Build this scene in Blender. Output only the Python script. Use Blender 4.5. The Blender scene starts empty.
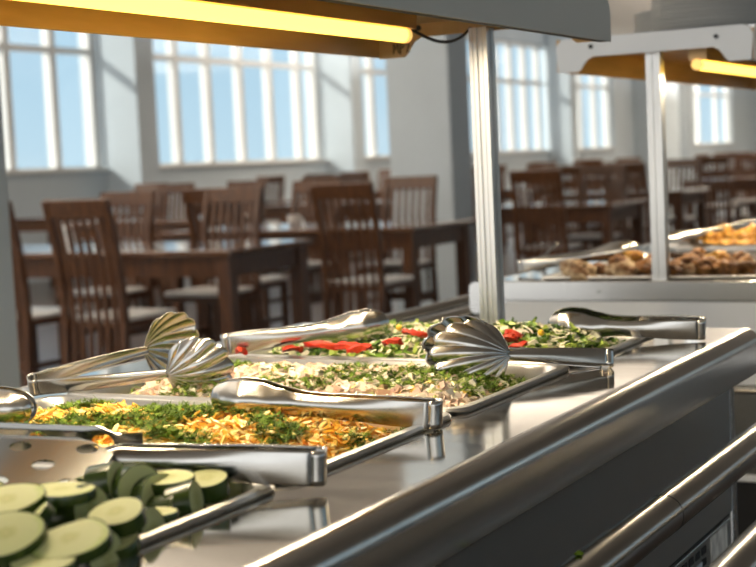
import bpy, bmesh, math, random
from mathutils import Vector, Matrix, noise
random.seed(7)
PI = math.pi
R = math.radians
sc = bpy.context.scene
col = sc.collection
ZT = 0.88                                   # height of the buffet counter top above the floor

# ------------------------------------------------------------------ camera
CAMZ = ZT + 0.262
CAM = Vector((0, 0, CAMZ))
CX = Vector((0.88131446, 0.00209147, 0.47252561))   # world X seen in camera axes
CY = Vector((0.47025595, 0.09411094, -0.87749784))
CZ = Vector((-0.04630509, 0.99555952, 0.08195781))
FPX = 1468.54
ROT = Matrix((CX, CY, CZ))                  # camera -> world
cam_d = bpy.data.cameras.new('camera')
cam = bpy.data.objects.new('camera', cam_d)
col.objects.link(cam)
cam.matrix_world = Matrix.Translation(CAM) @ ROT.to_4x4()
cam_d.sensor_fit = 'HORIZONTAL'
cam_d.sensor_width = 36
cam_d.lens = FPX / 756 * 36
cam_d.clip_start = 0.05
cam_d.clip_end = 300
cam_d.dof.use_dof = True
cam_d.dof.focus_distance = 1.58
cam_d.dof.aperture_fstop = 8.0
sc.camera = cam


def ray(px, py):
    return ROT @ Vector((px - 378, -(py - 283.5), -FPX))


def at(px, py, z):
    """point at height z (above the counter top) behind a place in the photograph"""
    r = ray(px, py)
    return CAM + r * ((z + ZT - CAMZ) / r.z)


def aty(px, py, y):
    r = ray(px, py)
    return CAM + r * (y / r.y)


# ------------------------------------------------------------------ materials
def new_mat(name):
    m = bpy.data.materials.new(name)
    m.use_nodes = True
    return m, m.node_tree, m.node_tree.nodes['Principled BSDF']


def mat(name, c, rough=0.5, metal=0.0, var=0.0, scale=20.0, stretch=None, bump=0.0, bscale=None, c2=None, sss=0.0,
        spec=None, coat=0.0, rvar=0.0, aniso=0.0):
    m, nt, b = new_mat(name)
    b.inputs['Base Color'].default_value = (*c, 1)
    b.inputs['Roughness'].default_value = rough
    b.inputs['Metallic'].default_value = metal
    if spec is not None:
        b.inputs['Specular IOR Level'].default_value = spec
    if coat:
        b.inputs['Coat Weight'].default_value = coat
        b.inputs['Coat Roughness'].default_value = 0.12
    if aniso:
        b.inputs['Anisotropic'].default_value = aniso
    if sss:
        b.inputs['Subsurface Weight'].default_value = sss
        b.inputs['Subsurface Radius'].default_value = (0.006, 0.006, 0.003)
        b.inputs['Subsurface Scale'].default_value = 1.0
    if var or bump or c2 or rvar:
        tc = nt.nodes.new('ShaderNodeTexCoord')
        mp = nt.nodes.new('ShaderNodeMapping')
        nt.links.new(tc.outputs['Object'], mp.inputs[0])
        if stretch:
            mp.inputs['Scale'].default_value = stretch
        n = nt.nodes.new('ShaderNodeTexNoise')
        n.inputs['Scale'].default_value = scale
        n.inputs['Detail'].default_value = 4
        nt.links.new(mp.outputs[0], n.inputs['Vector'])
        if var or c2:
            mx = nt.nodes.new('ShaderNodeMix')
            mx.data_type = 'RGBA'
            d = c2 if c2 else tuple(max(0, x * (1 - var)) for x in c)
            mx.inputs[6].default_value = (*c, 1)
            mx.inputs[7].default_value = (*d, 1)
            rmp = nt.nodes.new('ShaderNodeMapRange')
            rmp.inputs[1].default_value = 0.35
            rmp.inputs[2].default_value = 0.65
            nt.links.new(n.outputs[0], rmp.inputs[0])
            nt.links.new(rmp.outputs[0], mx.inputs[0])
            nt.links.new(mx.outputs[2], b.inputs['Base Color'])
        if rvar:
            r2 = nt.nodes.new('ShaderNodeMapRange')
            r2.inputs[1].default_value = 0.3
            r2.inputs[2].default_value = 0.7
            r2.inputs[3].default_value = max(0.02, rough - rvar)
            r2.inputs[4].default_value = rough + rvar
            nt.links.new(n.outputs[0], r2.inputs[0])
            nt.links.new(r2.outputs[0], b.inputs['Roughness'])
        if bump:
            n2 = n
            if bscale:
                n2 = nt.nodes.new('ShaderNodeTexNoise')
                n2.inputs['Scale'].default_value = bscale
                n2.inputs['Detail'].default_value = 3
                nt.links.new(mp.outputs[0], n2.inputs['Vector'])
            bp = nt.nodes.new('ShaderNodeBump')
            bp.inputs['Strength'].default_value = bump
            bp.inputs['Distance'].default_value = 0.01
            nt.links.new(n2.outputs[0], bp.inputs['Height'])
            nt.links.new(bp.outputs[0], b.inputs['Normal'])
    return m


def emit(name, c, s):
    m, nt, b = new_mat(name)
    b.inputs['Base Color'].default_value = (*c, 1)
    b.inputs['Emission Color'].default_value = (*c, 1)
    b.inputs['Emission Strength'].default_value = s
    return m


M = {}
M['steel_top'] = mat('polished counter steel', (0.56, 0.525, 0.465), 0.09, 1, rvar=0.03, scale=6, stretch=(1, 8, 1))
M['steel'] = mat('brushed steel', (0.60, 0.595, 0.58), 0.24, 1, rvar=0.05, scale=30, stretch=(40, 1, 40))
M['steel_bumper'] = mat('satin bumper steel', (0.50, 0.49, 0.47), 0.19, 1, rvar=0.03, scale=12, stretch=(20, 1, 20))
M['steel_panel'] = mat('dull steel panel', (0.40, 0.40, 0.375), 0.34, 1)
M['steel_tongs'] = mat('bright tongs steel', (0.46, 0.455, 0.44), 0.22, 1, rvar=0.04, scale=40)
M['steel_pan'] = mat('pan steel', (0.76, 0.755, 0.74), 0.32, 1)
M['steel_blade'] = mat('satin blade steel', (0.42, 0.42, 0.41), 0.13, 1)
M['alu'] = mat('extruded aluminium', (0.58, 0.58, 0.57), 0.36, 1, rvar=0.05, scale=40, stretch=(30, 30, 1))
M['steel_rail'] = mat('tray rail steel', (0.40, 0.39, 0.37), 0.19, 1)
M['white_metal'] = mat('pale powder coated metal', (0.80, 0.82, 0.83), 0.35)
M['grey_metal'] = mat('grey satin fascia metal', (0.50, 0.48, 0.43), 0.42, 0.2)
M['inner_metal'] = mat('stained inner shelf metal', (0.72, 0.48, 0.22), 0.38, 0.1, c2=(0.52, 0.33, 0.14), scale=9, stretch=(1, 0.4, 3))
M['dark_rubber'] = mat('dark rubber', (0.015, 0.015, 0.014), 0.5)
M['black'] = mat('black gap', (0.008, 0.008, 0.008), 0.6)
M['lamp'] = emit('warm lamp tube', (1.0, 0.62, 0.09), 4.0)
M['lamp_cap'] = emit('warm lamp end cap', (1.0, 0.62, 0.17), 1.0)
M['wall'] = mat('blue grey wall paint', (0.56, 0.635, 0.69), 0.7, var=0.05, scale=2)
M['cream'] = mat('cream ceiling paint', (0.70, 0.62, 0.52), 0.8, var=0.04, scale=2)
M['frame'] = mat('white window frame paint', (0.82, 0.82, 0.80), 0.4)
M['floor'] = mat('dark brown floor', (0.075, 0.055, 0.045), 0.28, c2=(0.05, 0.035, 0.028), scale=3)
M['wood'] = mat('reddish brown stained wood', (0.135, 0.052, 0.016), 0.34, c2=(0.060, 0.022, 0.008), scale=12, stretch=(6, 6, 0.7), coat=0.15)
M['wood_top'] = mat('varnished table top wood', (0.15, 0.065, 0.03), 0.12, c2=(0.095, 0.038, 0.016), scale=9, stretch=(0.6, 8, 6), coat=1.0)
M['seat'] = mat('cream seat pad', (0.88, 0.87, 0.84), 0.28, coat=0.4)
M['china'] = mat('white china', (0.80, 0.80, 0.78), 0.25)
M['plate'] = mat('pale grey china plate', (0.74, 0.74, 0.72), 0.3)
M['paper'] = mat('printed paper label', (0.86, 0.84, 0.78), 0.6, c2=(0.50, 0.48, 0.44), scale=60, stretch=(1, 1, 0.5))
M['paper_blue'] = mat('pale blue label', (0.66, 0.74, 0.80), 0.5)
M['ink'] = mat('black marker ink', (0.02, 0.012, 0.006), 0.6)


def glass_mat():
    m = bpy.data.materials.new('window glass')
    m.use_nodes = True
    nt = m.node_tree
    nt.nodes.clear()
    o = nt.nodes.new('ShaderNodeOutputMaterial')
    t = nt.nodes.new('ShaderNodeBsdfTransparent')
    t.inputs[0].default_value = (0.96, 0.98, 0.98, 1)
    g = nt.nodes.new('ShaderNodeBsdfGlossy')
    g.inputs['Roughness'].default_value = 0.02
    mx = nt.nodes.new('ShaderNodeMixShader')
    mx.inputs[0].default_value = 0.05
    nt.links.new(t.outputs[0], mx.inputs[1])
    nt.links.new(g.outputs[0], mx.inputs[2])
    nt.links.new(mx.outputs[0], o.inputs[0])
    return m


M['glass'] = glass_mat()


# ------------------------------------------------------------------ object helpers
def setp(o, label=None, cat=None, group=None, kind=None):
    if label:
        o['label'] = label
    if cat:
        o['category'] = cat
    if group:
        o['group'] = group
    if kind:
        o['kind'] = kind
    return o


def thing(name, label, cat, loc=(0, 0, 0), rz=0.0, group=None, kind=None):
    o = bpy.data.objects.new(name, None)
    col.objects.link(o)
    o.empty_display_size = 0.1
    o.location = loc
    o.rotation_euler = (0, 0, rz)
    return setp(o, label, cat, group, kind)


class MB:
    """collects shapes, links them as one mesh object"""

    def __init__(self):
        self.v, self.f, self.m = [], [], []

    def add(self, vs, fs, mi=0):
        k = len(self.v)
        self.v += [tuple(p) for p in vs]
        self.f += [tuple(k + i for i in q) for q in fs]
        self.m += [mi] * len(fs)
        return self

    def box(self, lo, hi, mi=0):
        x0, y0, z0 = lo
        x1, y1, z1 = hi
        vs = [(x0, y0, z0), (x1, y0, z0), (x1, y1, z0), (x0, y1, z0), (x0, y0, z1), (x1, y0, z1), (x1, y1, z1), (x0, y1, z1)]
        return self.add(vs, [(0, 3, 2, 1), (4, 5, 6, 7), (0, 1, 5, 4), (1, 2, 6, 5), (2, 3, 7, 6), (3, 0, 4, 7)], mi)

    def sweep(self, path, prof, mi=0, up=Vector((1, 0, 0)), closed=True, caps=True):
        """prof: list of (a, b) offsets in the frame (side, other) along path; up gives the side axis hint"""
        path = [Vector(p) for p in path]
        n = len(prof)
        vs, fs = [], []
        for i, p in enumerate(path):
            d = (path[min(i + 1, len(path) - 1)] - path[max(i - 1, 0)]).normalized()
            s = (up - d * up.dot(d)).normalized()
            t = d.cross(s)
            for a, b in prof:
                vs.append(p + s * a + t * b)
        for i in range(len(path) - 1):
            for j in range(n if closed else n - 1):
                j2 = (j + 1) % n
                fs.append((i * n + j, i * n + j2, (i + 1) * n + j2, (i + 1) * n + j))
        if caps and closed:
            fs.append(tuple(reversed(range(n))))
            fs.append(tuple((len(path) - 1) * n + j for j in range(n)))
        return self.add(vs, fs, mi)

    def tube(self, path, r, n=12, mi=0, up=Vector((0.13, 0.31, 0.94))):
        return self.sweep(path, [(r * math.cos(2 * PI * k / n), r * math.sin(2 * PI * k / n)) for k in range(n)], mi, up)

    def lathe(self, prof, c=(0, 0, 0), n=32, mi=0):
        vs, fs = [], []
        for r, z in prof:
            for k in range(n):
                a = 2 * PI * k / n
                vs.append((c[0] + r * math.cos(a), c[1] + r * math.sin(a), c[2] + z))
        for i in range(len(prof) - 1):
            for k in range(n):
                k2 = (k + 1) % n
                fs.append((i * n + k, i * n + k2, (i + 1) * n + k2, (i + 1) * n + k))
        fs.append(tuple(reversed(range(n))))
        fs.append(tuple((len(prof) - 1) * n + k for k in range(n)))
        return self.add(vs, fs, mi)

    def prism(self, poly, axis, lo, hi, mi=0):
        """poly of 2D points extruded along axis 'x' or 'y' or 'z'"""
        n = len(poly)

        def P(a, b, h):
            return {'x': (h, a, b), 'y': (a, h, b), 'z': (a, b, h)}[axis]
        vs = [P(a, b, lo) for a, b in poly] + [P(a, b, hi) for a, b in poly]
        fs = [(i, (i + 1) % n, n + (i + 1) % n, n + i) for i in range(n)]
        fs += [tuple(reversed(range(n))), tuple(range(n, 2 * n))]
        return self.add(vs, fs, mi)

    def grid(self, fn, nu, nv, mi=0):
        vs = [fn(i / nu, j / nv) for i in range(nu + 1) for j in range(nv + 1)]
        fs = [(i * (nv + 1) + j, (i + 1) * (nv + 1) + j, (i + 1) * (nv + 1) + j + 1, i * (nv + 1) + j + 1)
              for i in range(nu) for j in range(nv)]
        return self.add(vs, fs, mi)

    def build(self, name, mats, parent=None, smooth=True, bevel=0.0, solid=0.0, subsurf=0, world=False, angle=38, fix=True):
        off = Vector((0, 0, 0))
        if parent is not None and world:
            off = parent.location
        me = bpy.data.meshes.new(name)
        me.from_pydata([(p[0] - off[0], p[1] - off[1], p[2] - off[2]) for p in self.v], [], self.f)
        if not isinstance(mats, (list, tuple)):
            mats = [mats]
        for m in mats:
            me.materials.append(m)
        if len(mats) > 1:
            me.polygons.foreach_set('material_index', self.m)
        if fix:
            bm = bmesh.new()
            bm.from_mesh(me)
            bmesh.ops.recalc_face_normals(bm, faces=bm.faces)
            bm.to_mesh(me)
            bm.free()
        if smooth:
            me.shade_smooth()
            me.set_sharp_from_angle(angle=R(angle))
        me.update()
        o = bpy.data.objects.new(name, me)
        col.objects.link(o)
        if parent is not None:
            o.parent = parent
        if solid:
            s = o.modifiers.new('sheet', 'SOLIDIFY')
            s.thickness = solid
            s.offset = 0
        if bevel:
            b = o.modifiers.new('edges', 'BEVEL')
            b.width = bevel
            b.segments = 2
            b.limit_method = 'ANGLE'
            b.angle_limit = R(40)
        if subsurf:
            s = o.modifiers.new('smooth', 'SUBSURF')
            s.levels = s.render_levels = subsurf
        return o


def dup(root, name=None):
    r = root.copy()
    if name:
        r.name = name
    col.objects.link(r)
    for ch in list(root.children):
        c = ch.copy()
        col.objects.link(c)
        c.parent = r
        for g in list(ch.children):
            d = g.copy()
            col.objects.link(d)
            d.parent = c
    return r


def interp(tab, s):
    if s <= tab[0][0]:
        return tab[0][1]
    for (a, x), (b, y) in zip(tab, tab[1:]):
        if s <= b:
            t = (s - a) / (b - a)
            t = t * t * (3 - 2 * t) * 0.5 + t * 0.5
            return x + (y - x) * t
    return tab[-1][1]


def rrect(x0, y0, x1, y1, r, n=5):
    pts = []
    for cx, cy, a0 in ((x1 - r, y1 - r, 0), (x0 + r, y1 - r, 90), (x0 + r, y0 + r, 180), (x1 - r, y0 + r, 270)):
        for k in range(n + 1):
            a = R(a0 + 90 * k / n)
            pts.append((cx + r * math.cos(a), cy + r * math.sin(a)))
    return pts


def curve_mesh(name, outer, holes, thick):
    """flat plate with holes as a mesh in its own XY plane"""
    cu = bpy.data.curves.new(name + '_outline', 'CURVE')
    cu.dimensions = '2D'
    cu.fill_mode = 'BOTH'
    cu.extrude = thick / 2
    for poly in [outer] + holes:
        sp = cu.splines.new('POLY')
        sp.points.add(len(poly) - 1)
        for p, q in zip(sp.points, poly):
            p.co = (q[0], q[1], 0, 1)
        sp.use_cyclic_u = True
    ob = bpy.data.objects.new(name + '_tmp', cu)
    col.objects.link(ob)
    bpy.context.view_layer.update()
    me = bpy.data.meshes.new_from_object(ob.evaluated_get(bpy.context.evaluated_depsgraph_get()))
    bpy.data.objects.remove(ob)
    bpy.data.curves.remove(cu)
    me.name = name
    return me


# ------------------------------------------------------------------ the room
XW = -11.0            # inner face of the window wall
XR = 7.0
Y0, Y1 = -7.0, 46.0
ZC = 3.75
SILL, HEAD = 1.195, 3.34

o = MB().box((XW - 0.4, Y0, -0.2), (XR + 0.3, Y1 + 0.3, 0)).build('floor', M['floor'], smooth=False)
setp(o, kind='structure')
o = MB().box((XW - 0.4, Y0, ZC), (XR + 0.3, Y1 + 0.3, ZC + 0.2)).build('ceiling', M['cream'], smooth=False)
setp(o, kind='structure')
WIN = [(-5.6, -1.6, None), (0.2, 4.2, None), (6.2, 10.4, None),
       (11.0, 13.8, [12.33, 13.09]), (14.75, 18.95, [15.45, 16.17, 16.94, 17.69, 18.46]),
       (19.9, 23.6, [20.72, 21.5, 22.3, 23.0]), (24.2, 28.5, [25.0, 25.7, 26.4, 27.1, 27.8]),
       (29.4, 32.0, [30.2, 31.1]), (37.6, 42.4, [39.3, 41.1])]
w = MB()
w.box((XW - 0.3, Y0, 0), (XW, Y1, SILL))
w.box((XW - 0.3, Y0, HEAD), (XW, Y1, ZC))
edges = [Y0] + [q for a, b, _ in WIN for q in (a, b)] + [Y1]
for a, b in zip(edges[0::2], edges[1::2]):
    w.box((XW - 0.3, a, SILL), (XW, b, HEAD))
for a, b in ((4.9, 5.3), (10.5, 10.9), (13.82, 14.19), (18.96, 19.30), (28.0, 28.36), (33.5, 33.9)):
    w.box((XW, a, 0), (XW + 0.5, b, ZC))
setp(w.build('wall_left', M['wall'], smooth=False), kind='structure')
setp(MB().box((XW - 0.3, Y1, 0), (XR + 0.3, Y1 + 0.3, ZC)).build('wall_far', M['wall'], smooth=False), kind='structure')
WINR = [(-5.5, -2.0, None), (-1.0, 3.0, None), (4.0, 8.0, None), (9.0, 13.0, None), (14.0, 18.0, None), (19.0, 23.0, None), (24.0, 28.0, None)]
w = MB()
w.box((XR, Y0, 0), (XR + 0.3, Y1, SILL))
w.box((XR, Y0, HEAD), (XR + 0.3, Y1, ZC))
edges = [Y0] + [q for a, b, _ in WINR for q in (a, b)] + [Y1]
for a, b in zip(edges[0::2], edges[1::2]):
    w.box((XR, a, SILL), (XR + 0.3, b, HEAD))
setp(w.build('wall_right', M['wall'], smooth=False), kind='structure')
for n, (a, b, ml) in enumerate(WIN + WINR):
    XF = XW - 0.2 if n < len(WIN) else XR + 0.09
    e = bpy.data.objects.new('window_%d' % (n + 1), None)
    col.objects.link(e)
    e.location = (XF + 0.05, (a + b) / 2, SILL)
    e['kind'] = 'structure'
    if ml is None:
        k = 5
        ml = [a + (b - a) * q / k for q in range(1, k)]
    f = MB()
    x0, x1 = XF, XF + 0.11
    f.box((x0, a, SILL), (x1, a + 0.06, HEAD)).box((x0, b - 0.06, SILL), (x1, b, HEAD))
    f.box((x0, a, SILL), (x1, b, SILL + 0.06)).box((x0, a, HEAD - 0.06), (x1, b, HEAD))
    for q in ml:
        f.box((x0, q - 0.05, SILL), (x1, q + 0.05, HEAD))
    f.box((x0 + 0.01, a, 2.55), (x1 - 0.01, b, 2.62))
    f.build('window_frame', M['frame'], e, smooth=False, world=True)
    MB().box((XF + 0.045, a, SILL), (XF + 0.051, b, HEAD)).build('glass_pane', M['glass'], e, smooth=False, world=True)
    if n >= len(WIN):
        continue
    MB().box((XW - 0.09, a + 0.002, SILL), (XW + 0.06, b - 0.002, SILL + 0.03)).build('window_sill', M['frame'], e, smooth=False, world=True)
setp(MB().box((-5.21, 9.95, 0), (-4.685, 10.31, ZC)).build('pillar', M['wall'], smooth=False, bevel=0.01), kind='structure')
setp(MB().box((-5.93, 20.0, 0), (-5.80, 20.33, ZC)).build('pillar', M['wall'], smooth=False, bevel=0.01), kind='structure')
setp(MB().box((-3.1, 2.45, 0), (-2.61, 2.88, ZC)).build('pillar', M['wall'], smooth=False, bevel=0.01), kind='structure')


# ------------------------------------------------------------------ dining furniture
def post_path(x):
    return [(x, -0.235, 0), (x, -0.205, 0.22), (x, -0.195, 0.45), (x, -0.205, 0.62), (x, -0.235, 0.83), (x, -0.285, 1.035)]


def back_y(z):
    return interp([(0, -0.235), (0.22, -0.205), (0.45, -0.195), (0.62, -0.205), (0.83, -0.235), (1.035, -0.285)], z)


SQ = lambda a, b: [(-a, -b), (a, -b), (a, b), (-a, b)]


def make_chair():
    t = thing('dining_chair', '', 'chair')
    t.scale = (0.88, 1, 1)
    MB().box((-0.215, -0.195, 0.415), (0.215, 0.215, 0.445)).build('seat_frame', M['wood'], t, smooth=False, bevel=0.006)
    MB().box((-0.205, -0.17, 0.445), (0.205, 0.205, 0.472)).build('seat', M['seat'], t, bevel=0.011)
    for s in (-1, 1):
        MB().sweep(post_path(s * 0.205), SQ(0.019, 0.021)).build('leg', M['wood'], t, smooth=False, bevel=0.004)
        MB().sweep([(s * 0.195, 0.195, 0), (s * 0.195, 0.195, 0.415)], SQ(0.02, 0.02)).build('leg', M['wood'], t, smooth=False, bevel=0.004)
        MB().box((s * 0.2 - 0.01, -0.2, 0.2), (s * 0.2 + 0.01, 0.19, 0.23)).build('stretcher', M['wood'], t, smooth=False)
    y = back_y(0.995)
    MB().sweep([(0, back_y(0.955), 0.95), (0, back_y(1.03), 1.035)], SQ(0.19, 0.013)).build('top_rail', M['wood'], t, smooth=False, bevel=0.004)
    MB().sweep([(0, back_y(0.20), 0.19), (0, back_y(0.25), 0.245)], SQ(0.19, 0.012)).build('lower_rail', M['wood'], t, smooth=False, bevel=0.003)
    for k in range(6):
        x = -0.1475 + 0.059 * k
        MB().sweep([(x, back_y(z), z) for z in (0.24, 0.42, 0.6, 0.78, 0.955)], SQ(0.0135, 0.006)).build('slat', M['wood'], t, smooth=False)
    return t


def make_table(L, D):
    t = thing('dining_table', '', 'table')
    MB().box((-L / 2, -D / 2, 0.724), (L / 2, D / 2, 0.755)).build('tabletop', M['wood_top'], t, smooth=False, bevel=0.006)
    a = MB()
    for s in (-1, 1):
        a.box((-L / 2 + 0.07, s * (D / 2 - 0.06) - 0.011, 0.62), (L / 2 - 0.07, s * (D / 2 - 0.06) + 0.011, 0.724))
        a.box((s * (L / 2 - 0.06) - 0.011, -D / 2 + 0.07, 0.62), (s * (L / 2 - 0.06) + 0.011, D / 2 - 0.07, 0.724))
    a.build('apron', M['wood'], t, smooth=False)
    for sx in (-1, 1):
        for sy in (-1, 1):
            x, y = sx * (L / 2 - 0.065), sy * (D / 2 - 0.065)
            MB().box((x - 0.038, y - 0.038, 0), (x + 0.038, y + 0.038, 0.724)).build('leg', M['wood'], t, smooth=False, bevel=0.005)
    return t


chair0 = make_chair()
chair_used = [False]


def put_chair(x, y, rz, label, group):
    if chair_used[0]:
        c = dup(chair0)
    else:
        c = chair0
        chair_used[0] = True
    c.location = (x, y, 0)
    c.rotation_euler = (0, 0, rz)
    setp(c, label, None, group)
    return c


# name of the table, right end x, near edge y, length, depth, near chair xs, far chair xs
TABLES = [
    ('the nearest left table', -3.98, 5.90, 2.1, 0.80, (-4.50, -5.11), (-4.78, -5.52)),
    ('the table before the grey pillar', -3.90, 7.72, 1.85, 0.88, (-4.09, -4.98), (-4.57, -5.32)),
    ('the table beyond the near post', -3.62, 10.45, 1.05, 0.86, (-4.05,), (-4.15,)),
    ('the table behind the far post', -3.90, 13.25, 1.4, 0.86, (-4.3, -4.9), (-4.3, -4.9)),
    ('the table right of the slim pillar', -3.5, 17.25, 1.6, 0.9, (-3.9, -4.6), (-3.9, -4.6)),
    ('the middle table left of the cup', -6.7, 9.6, 1.6, 0.86, (), (-7.15, -7.9)),
    ('the middle table under the second window', -6.7, 12.6, 1.6, 0.86, (-7.1,), (-7.8,)),
    ('the middle table beyond the near post', -6.6, 16.2, 1.6, 0.86, (-7.0, -7.7), (-7.0, -7.7)),
    ('the wall-side table under the first window', -8.9, 11.1, 1.4, 0.86, (), (-9.3,)),
    ('the wall-side table under the second window', -8.9, 14.4, 1.4, 0.86, (), (-9.2, -9.9)),
    ('the wall-side table under the third window', -8.9, 17.6, 1.4, 0.86, (-9.5,), (-9.9,)),
    ('the far table under the fourth window', -6.9, 20.6, 1.6, 0.86, (-7.3, -8.0), (-7.3, -8.0)),
    ('the farthest table', -5.6, 24.0, 1.6, 0.86, (-6.0, -6.7), (-6.0, -6.7)),
]
for nm, xr, y0, L, D, near, far in TABLES:
    t = make_table(L, D)
    t.location = (xr - L / 2, y0 + D / 2, 0)
    setp(t, 'dark brown wooden dining table: ' + nm, None, 'dining tables in the hall')
    for xs, yy, rz, face in ((near, y0 - 0.19, 0, 'seen from behind'), (far, y0 + D + 0.17, PI, 'facing us')):
        for i, x in enumerate(xs):
            which = '' if len(xs) == 1 else (', right one' if i == 0 else ', left one')
            put_chair(x, yy + random.uniform(-0.03, 0.03), rz + random.uniform(-0.05, 0.05),
                      'brown slat-back chair %s%s at %s' % (face, which, nm), 'slat-back dining chairs')


def cup(x, y, z, label):
    t = thing('cup', label, 'cup', (x, y, z))
    b = MB()
    b.lathe([(0.022, 0), (0.03, 0.006), (0.038, 0.03), (0.042, 0.07), (0.039, 0.07), (0.034, 0.03), (0.02, 0.01)], n=24)
    b.build('bowl', M['china'], t)
    MB().tube([(0.037 + 0.022 * math.sin(a), 0, 0.04 + 0.022 * math.cos(a)) for a in [k * PI / 8 for k in range(9)]], 0.004, 8).build('handle', M['china'], t)


def napkins(x, y, z, rz, label):
    t = thing('napkin_holder', label, 'napkin holder', (x, y, z), rz)
    b = MB()
    b.box((-0.06, -0.03, 0), (0.06, 0.03, 0.008))
    b.prism(rrect(-0.06, 0.0, 0.06, 0.09, 0.02), 'y', -0.03, -0.025)
    b.prism(rrect(-0.06, 0.0, 0.06, 0.09, 0.02), 'y', 0.025, 0.03)
    b.build('stand', M['white_metal'], t)
    MB().box((-0.055, -0.022, 0.008), (0.055, 0.022, 0.12)).build('napkins', M['china'], t, smooth=False)


napkins(-5.35, 6.3, 0.755, 0.2, 'grey napkin holder on the nearest table at the left')
cup(-5.05, 8.25, 0.755, 'white cup on the table before the big grey pillar')
napkins(-4.45, 10.75, 0.755, 0.1, 'white napkin holder on the table beyond the near shelf post')


# ------------------------------------------------------------------ buffet counters
GX0, GX1 = -1.271, -0.539       # inner edges of the rounded bumpers
BXO = 0.027                      # bumper overhang


def bumper_profile(s):
    """cross-section in (x, z); s = +1 for the customers' side in front"""
    x0 = GX1 if s > 0 else GX0
    pts = [(0, -0.004), (0, 0.0), (0.001, 0.0006), (0.0025, 0.0008)]
    for k in range(1, 9):
        a = R(90 - 90 * k / 8)
        pts.append((0.004 + 0.022 * math.cos(a), -0.0215 + 0.022 * math.sin(a)))
    pts += [(0.026, -0.060), (0.023, -0.063), (0.0, -0.063), (0.0, -0.056), (0.019, -0.056), (0.019, -0.028), (0.0, -0.012)]
    return [(x0 + s * a, ZT + b) for a, b in pts]


def counter(label, y0, y1, wells, front_detail):
    t = thing('buffet_counter', label, 'buffet counter', (-0.905, y0, 0), 0, 'stainless buffet counters')
    kw = dict(parent=t, world=True)
    wx0, wx1 = -1.158, -0.642
    wy0, wy1 = wells
    top = MB()
    for lo, hi in (((GX0, y0), (wx0, y1)), ((wx1, y0), (GX1, y1)), ((wx0, y0), (wx1, wy0)), ((wx0, wy1), (wx1, y1))):
        if hi[1] - lo[1] > 1e-4:
            top.box((lo[0], lo[1], ZT - 0.012), (hi[0], hi[1], ZT))
    top.build('countertop', M['steel_top'], smooth=False, **kw)
    MB().prism(bumper_profile(1), 'y', y0, y1).build('bumper', M['steel_bumper'], **kw)
    MB().prism(bumper_profile(-1), 'y', y0, y1).build('bumper', M['steel_bumper'], **kw)
    # body: side panels, ends, plinth
    xb0, xb1 = -1.258, -0.552
    b = MB()
    b.box((xb1 - 0.012, y0 + 0.02, ZT - 0.262), (xb1, y1 - 0.012, ZT - 0.012))
    b.box((xb0, y0 + 0.02, 0.12), (xb0 + 0.012, y1 - 0.012, ZT - 0.012))
    b.build('body_panel', M['steel_panel'], smooth=False, **kw)
    MB().box((xb1 - 0.016, y0 + 0.03, ZT - 0.270), (xb1 - 0.006, y1 - 0.02, ZT - 0.262)).build('shadow_gap', M['black'], smooth=False, **kw)
    door = MB().box((xb1 - 0.014, y0 + 0.03, 0.12), (xb1 - 0.002, y1 - 0.03, ZT - 0.270)).build('access_door', M['steel_panel'], smooth=False, bevel=0.002, **kw)
    MB().box((xb1 - 0.02, y1 - 0.03, 0.05), (xb1 + 0.001, y1 - 0.010, ZT - 0.012)).build('corner_stile', M['steel'], smooth=False, bevel=0.003, **kw)
    MB().box((xb0 + 0.02, y0 + 0.03, 0.04), (xb1 - 0.03, y1 - 0.03, 0.12)).build('plinth', M['black'], smooth=False, **kw)
    MB().box((xb0 + 0.02, y0 + 0.03, ZT - 0.30), (xb1 - 0.02, y1 - 0.03, ZT - 0.28)).build('well_floor', M['steel_panel'], smooth=False, **kw)
    # tray rails on both sides with brackets
    for s in (1, -1):
        for k in range(3):
            x = -0.905 + s * (0.450 + 0.122 * k)
            MB().tube([(x, y0 - 0.02, ZT - 0.112), (x, y1 - 0.06, ZT - 0.112)], 0.021, 24).build('tray_rail', M['steel_rail'], **kw)
        for y in (y0 + 0.12, y0 + 0.55):
            x0, x1 = sorted((-0.905 + s * 0.353, -0.905 + s * 0.70))
            MB().box((x0, y - 0.006, ZT - 0.165), (x1, y + 0.006, ZT - 0.131)).build('rail_bracket', M['steel'], smooth=False, **kw)
    return t, kw, door


C1Y0, C1Y1 = 0.42, 2.10
c1, kw, door1 = counter('stainless buffet counter in the foreground with four salad pans and rounded front edge', C1Y0, C1Y1, (0.679, 2.007), True)
# end panel of the near counter
MB().box((-1.258, C1Y1 - 0.012, 0.12), (-0.552, C1Y1 - 0.001, ZT - 0.012)).build('end_panel', M['steel_panel'], smooth=False, **kw)
MB().tube([(-0.455, 1.4405, ZT - 0.112), (-0.455, 1.442, ZT - 0.112)], 0.0213, 24).build('rail_joint', M['black'], **kw)
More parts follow.
